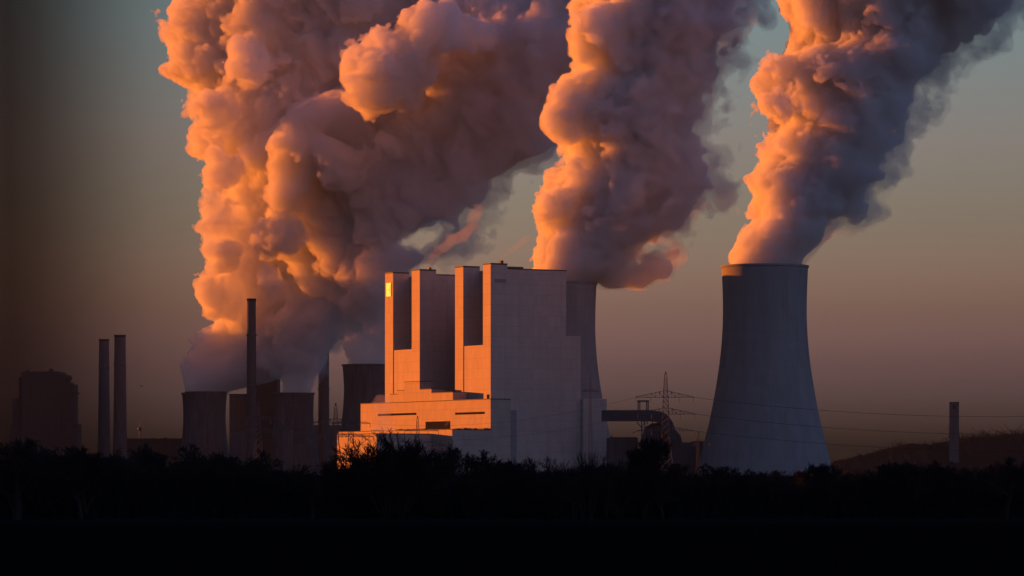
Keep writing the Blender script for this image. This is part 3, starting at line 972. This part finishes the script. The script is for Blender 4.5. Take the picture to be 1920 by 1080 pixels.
# ------------------------------------------------------------------ trees
def grow_tree(seed, kind):
    """unit-height bare tree: (trunk mesh builder, twig mesh builder)"""
    rg = random.Random(seed)
    tr, cr_ = MB(), MB()
    H = 10.0

    def branch(p, d, L, r, lev, maxlev, spread, up):
        n = 4 if lev < 2 else (3 if lev < 3 else 2)
        pts = [p]
        dd = d.copy()
        for i in range(n):
            dd = (dd + Vector((rg.gauss(0, .14), rg.gauss(0, .14), rg.gauss(0, .1) + up * .12))).normalized()
            pts.append(pts[-1] + dd * L / n)
        mb = tr if lev < 2 else cr_
        for i in range(n):
            ra, rb = r * (1 - .62 * i / n), r * (1 - .62 * (i + 1) / n)
            mb.bar(pts[i], pts[i + 1], ra, rb, 6 if lev == 0 else (4 if lev < 2 else 3), False)
        if lev >= maxlev:
            return
        kids = [rg.randint(7, 9), rg.randint(7, 9), rg.randint(5, 7), rg.randint(4, 6), 4][lev]
        for c_ in range(kids):
            t_ = .3 + .7 * (c_ + rg.random()) / kids
            f = t_ * n
            i = min(n - 1, int(f))
            q = pts[i].lerp(pts[i + 1], f - i)
            ax = dd.orthogonal().normalized()
            ax = Matrix.Rotation(rg.uniform(0, 6.283), 3, dd) @ ax
            nd = (Matrix.Rotation(spread * rg.uniform(.6, 1.25), 3, ax) @ dd)
            nd = (nd + Vector((0, 0, up * .25))).normalized()
            branch(q, nd, L * rg.uniform(.45, .66) * (1.1 - .35 * t_), max(.034, r * .5 * (1 - .4 * t_)), lev + 1, maxlev, spread, up)

    if kind == 'round':
        branch(Vector((0, 0, 0)), Vector((rg.gauss(0, .03), rg.gauss(0, .03), 1)).normalized(), H * .5, .26, 0, 4, 1.0, .35)
    elif kind == 'vase':
        for k in range(4):
            a = rg.uniform(0, 6.28)
            branch(Vector((0, 0, 0)), Vector((math.cos(a) * .33, math.sin(a) * .33, 1)).normalized(), H * .66, .2, 0, 4, .55, .7)
    elif kind == 'poplar':
        for k in range(3):
            a = rg.uniform(0, 6.28)
            branch(Vector((math.cos(a) * .3, math.sin(a) * .3, 0)), Vector((math.cos(a) * .08, math.sin(a) * .08, 1)).normalized(), H * (.95 - .12 * k), .17, 0, 3, .5, 1.0)
    elif kind == 'bush':
        for k in range(8):
            a = rg.uniform(0, 6.28)
            s = rg.uniform(.15, .75)
            branch(Vector((math.cos(a) * .25, math.sin(a) * .25, 0)), Vector((math.cos(a) * s, math.sin(a) * s, 1)).normalized(), H * rg.uniform(.5, .62), .12, 0, 3, .75, .45)
    elif kind == 'ragged':
        branch(Vector((0, 0, 0)), Vector((rg.gauss(0, .06), rg.gauss(0, .06), 1)).normalized(), H * .72, .22, 0, 4, .85, .55)
    top = max(v[2] for v in tr.v + cr_.v)
    for mb in (tr, cr_):
        mb.v = [(x / top, y / top, z / top) for x, y, z in mb.v]
    return tr, cr_


PROTO = {}
for kind, seeds in (('round', (1, 2)), ('vase', (3,)), ('poplar', (4,)), ('bush', (5, 6)), ('ragged', (7, 8))):
    for sd in seeds:
        tr, cr_ = grow_tree(sd, kind)
        me = []
        for mb, nm, mt in ((tr, 'trunk', 'bark'), (cr_, 'crown', 'twig')):
            m_ = bpy.data.meshes.new(nm)
            m_.from_pydata(mb.v, [], mb.f)
            m_.materials.append(M[mt])
            m_.update()
            me.append(m_)
        PROTO.setdefault(kind, []).append(me)

TREE_G = 'bare trees in the dark belt before the plant'
_tr = random.Random(21)


def plant_tree(px, top, Y, kind, label, wide=1.0):
    c = at(px, HOR, Y); c.z = -.1
    H = zat(top, Y) + .1
    t = empty('bare_tree', c, label, 'tree', TREE_G, _tr.uniform(0, 6.28))
    t.scale = (H * wide, H * wide, H)
    me = _tr.choice(PROTO[kind])
    for m_ in me:
        o = bpy.data.objects.new(m_.name.split('.')[0], m_)
        link(o, t)


TREES = [
    (30, 818, 620, 'round', 'broad dark tree filling the lower left corner below the power house', 1.2),
    (84, 824, 650, 'bush', 'dense dark bush below the middle of the stepped power house', 1.3),
    (140, 832, 690, 'round', 'dark tree just right of the stepped power house', 1.1),
    (200, 838, 720, 'bush', 'bushy dark tree at the foot of the twin chimneys', 1.2),
    (236, 846, 740, 'round', 'small dark tree just right of the twin chimneys', 1.0),
    (268, 828, 760, 'ragged', 'ragged bare tree sticking up before the long flat shed', .9),
    (303, 850, 780, 'ragged', 'thin bare tree before the right half of the long flat shed', 1.0),
    (328, 866, 760, 'bush', 'low dark bush before the right end of the long flat shed', 1.3),
    (391, 831, 800, 'round', 'round-crowned bare tree before the leftmost old cooling tower', 1.25),
    (440, 858, 760, 'bush', 'low bush between the round-crowned tree and the squat one', 1.3),
    (487, 842, 720, 'round', 'squat dark tree below the tallest slim chimney', 1.0),
    (566, 866, 700, 'bush', 'wide low bush below the middle old cooling tower', 1.4),
    (604, 848, 820, 'ragged', 'thin bare tree just left of the sunlit lower hall', .9),
    (630, 862, 820, 'ragged', 'small bare tree at the left corner of the sunlit lower hall', 1.0),
    (690, 834, 660, 'bush', 'left shoulder of the large bush before the sunlit workshop', 1.2),
    (724, 799, 640, 'bush', 'largest dark bush, its twigs black against the sunlit hall', 1.15),
    (752, 815, 640, 'bush', 'tall bush directly right of the largest dark bush', 1.1),
    (790, 836, 700, 'bush', 'rounded bush before the dark side of the corner workshop', 1.3),
    (827, 836, 900, 'ragged', 'thin reddish bare tree before the right strip of the sunlit lower hall', 1.1),
    (868, 838, 1000, 'round', 'hazy round tree left of a pair below the shaded boiler house corner', 1.1),
    (898, 842, 1000, 'round', 'hazy round tree right of a pair below the shaded boiler house corner', 1.1),
    (1012, 854, 660, 'ragged', 'leaning bare tree left of the clump of upright poplars', .9),
    (1040, 852, 650, 'bush', 'dark bush at the left foot of the upright poplars', 1.1),
    (1077, 842, 600, 'poplar', 'leftmost upright poplar of the black clump in the middle', .9),
    (1091, 834, 605, 'poplar', 'tallest upright poplar of the black clump in the middle', .9),
    (1109, 837, 600, 'poplar', 'upright poplar just right of the tallest one in the clump', .9),
    (1138, 841, 610, 'poplar', 'rightmost upright poplar of the black clump in the middle', .9),
    (1158, 858, 640, 'bush', 'dark bush at the right foot of the upright poplars', 1.0),
    (1204, 832, 950, 'vase', 'smaller fan-shaped tree below the transfer house', .95),
    (1230, 811, 930, 'vase', 'tall fan-shaped bare tree before the transfer house hopper', .95),
    (1342, 868, 800, 'round', 'round dark tree before the left foot of the tallest cooling tower', 1.3),
    (1392, 878, 760, 'round', 'low round tree before the middle of the tallest cooling tower', 1.3),
    (1424, 881, 740, 'bush', 'low bush before the right half of the tallest cooling tower', 1.3),
    (1537, 864, 900, 'vase', 'spreading bare tree at the right foot of the tallest cooling tower', 1.1),
    (1572, 870, 900, 'ragged', 'thin bare tree just right of the tallest cooling tower foot', 1.0),
    (1610, 884, 760, 'bush', 'low dark bush below the left slope of the wooded hill', 1.4),
    (1700, 864, 680, 'round', 'left one of two big round trees below the wooded hill', 1.25),
    (1733, 868, 690, 'round', 'dark crown squeezed between the two big round trees', 1.1),
    (1765, 862, 670, 'round', 'right one of two big round trees below the wooded hill', 1.25),
    (1840, 890, 720, 'bush', 'low bush left of the tree at the right frame edge', 1.4),
    (1886, 855, 640, 'round', 'dark tree beside the right frame edge with gaps in its crown', 1.2),
    (1912, 862, 660, 'bush', 'dark bush cut by the right frame edge', 1.2),
]
for a in TREES:
    plant_tree(*a)
FILL_TOP = [(0, 835), (150, 850), (330, 878), (420, 878), (540, 890), (700, 880), (820, 882), (960, 888), (1050, 872), (1150, 878), (1290, 890), (1420, 893), (1490, 908), (1560, 896), (1650, 900), (1740, 888), (1830, 902), (1920, 885)]
for i in range(92):
    px = -10 + 1945 * (i + _tr.uniform(.1, .9)) / 92
    top = float(np.interp(px, [f[0] for f in FILL_TOP], [f[1] for f in FILL_TOP])) + _tr.choice([-24, -12, -4, 4, 12, 20]) * .5 + 11 * math.sin(px / 41 + 1) + 9 * math.sin(px / 97) + _tr.uniform(-6, 8)
    plant_tree(px, top, _tr.uniform(625, 780), _tr.choice(['round', 'round', 'bush', 'ragged', 'vase']), 'low dark bare tree lost in the unbroken black mass of the tree belt', _tr.uniform(1.1, 1.5))


for px, top, kind, wd in ((62, 838, 'round', 1.3), (182, 846, 'round', 1.3), (282, 842, 'vase', 1.2), (352, 852, 'round', 1.3), (415, 856, 'round', 1.4), (508, 858, 'round', 1.3), (648, 868, 'round', 1.3), (926, 862, 'round', 1.3),
                          (985, 866, 'round', 1.4), (1275, 866, 'round', 1.3), (1366, 872, 'round', 1.5), (1455, 880, 'round', 1.4), (1505, 878, 'vase', 1.3), (1655, 876, 'round', 1.4), (1808, 874, 'round', 1.3), (1862, 864, 'round', 1.2)):
    plant_tree(px, top, _tr.uniform(950, 1250), kind, 'hazy bare tree in the second row, its crown rising just above the black belt', wd)


def brush_strip(name, Y0, Y1_, tops, n, seed, mat, x0=-40, x1=1960, core=.8):
    """undergrowth nobody could count: a knotted core with blade-thin twigs standing out of it"""
    rg = np.random.default_rng(seed)
    mb = MB()
    nx = 260
    rows = 5
    vs, fs = [], []
    for i in range(nx + 1):
        px = x0 + (x1 - x0) * i / nx
        for j in range(rows + 1):
            Y = Y0 + (Y1_ - Y0) * j / rows
            c = at(px, HOR, Y)
            top = zat(float(np.interp(px, [t_[0] for t_ in tops], [t_[1] for t_ in tops])), Y)
            z = 0 if j in (0, rows) else max(.5, top * core * (.82 + .3 * rg.random()))
            vs.append((c.x + rg.normal() * .5, Y + rg.normal() * 3, z))
    for i in range(nx):
        for j in range(rows):
            a = i * (rows + 1) + j
            fs.append((a, a + rows + 1, a + rows + 2, a + 1))
    mb.add(vs, fs)
    k = 0
    for i in range(n):
        px = rg.uniform(x0, x1); Y = rg.uniform(Y0, Y1_)
        c = at(px, HOR, Y)
        top = zat(float(np.interp(px, [t_[0] for t_ in tops], [t_[1] for t_ in tops])), Y)
        h = max(.6, top * rg.uniform(.55, 1.12))
        lean = rg.normal(size=2) * h * .22
        w = Y / 640 * .07
        b = top * rg.uniform(.1, .5)
        p0 = Vector((c.x, Y, b)); p1 = Vector((c.x + lean[0], Y + lean[1], h))
        mb.bar(p0, p1, w, w * .3, 3, False)
        for q in range(3):
            t_ = rg.uniform(.3, .9)
            s = p0.lerp(p1, t_)
            e = s + Vector((rg.normal() * .9, rg.normal() * .9, rg.uniform(.3, 1.3))) * (h * .18)
            mb.bar(s, e, w * .6, w * .25, 3, False)
    return tag(mb.build(name, mat), kind='stuff')


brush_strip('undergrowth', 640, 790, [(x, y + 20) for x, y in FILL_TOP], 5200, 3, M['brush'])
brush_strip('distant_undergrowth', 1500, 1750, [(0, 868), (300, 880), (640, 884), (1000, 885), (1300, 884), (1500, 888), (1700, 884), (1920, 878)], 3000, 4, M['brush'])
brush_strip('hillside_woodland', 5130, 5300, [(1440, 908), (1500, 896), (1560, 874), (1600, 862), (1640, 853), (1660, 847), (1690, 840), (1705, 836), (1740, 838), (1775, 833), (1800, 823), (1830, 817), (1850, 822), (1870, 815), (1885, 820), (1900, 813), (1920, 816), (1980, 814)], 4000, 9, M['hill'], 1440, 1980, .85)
# ------------------------------------------------------------------ haze
HAZE = .00001
mb = MB(); mb.box(-1700, 1700, -60, 6400, -1.5, 600)
m = bpy.data.materials.new('haze'); m.use_nodes = True
nt = m.node_tree; nt.nodes.clear()
o_ = nt.nodes.new('ShaderNodeOutputMaterial'); v_ = nt.nodes.new('ShaderNodeVolumePrincipled')
v_.inputs['Color'].default_value = (.38, .6, 1, 1)
v_.inputs['Density'].default_value = HAZE
v_.inputs['Anisotropy'].default_value = .0
nt.links.new(v_.outputs[0], o_.inputs['Volume'])
tag(mb.build('haze', m), kind='stuff')
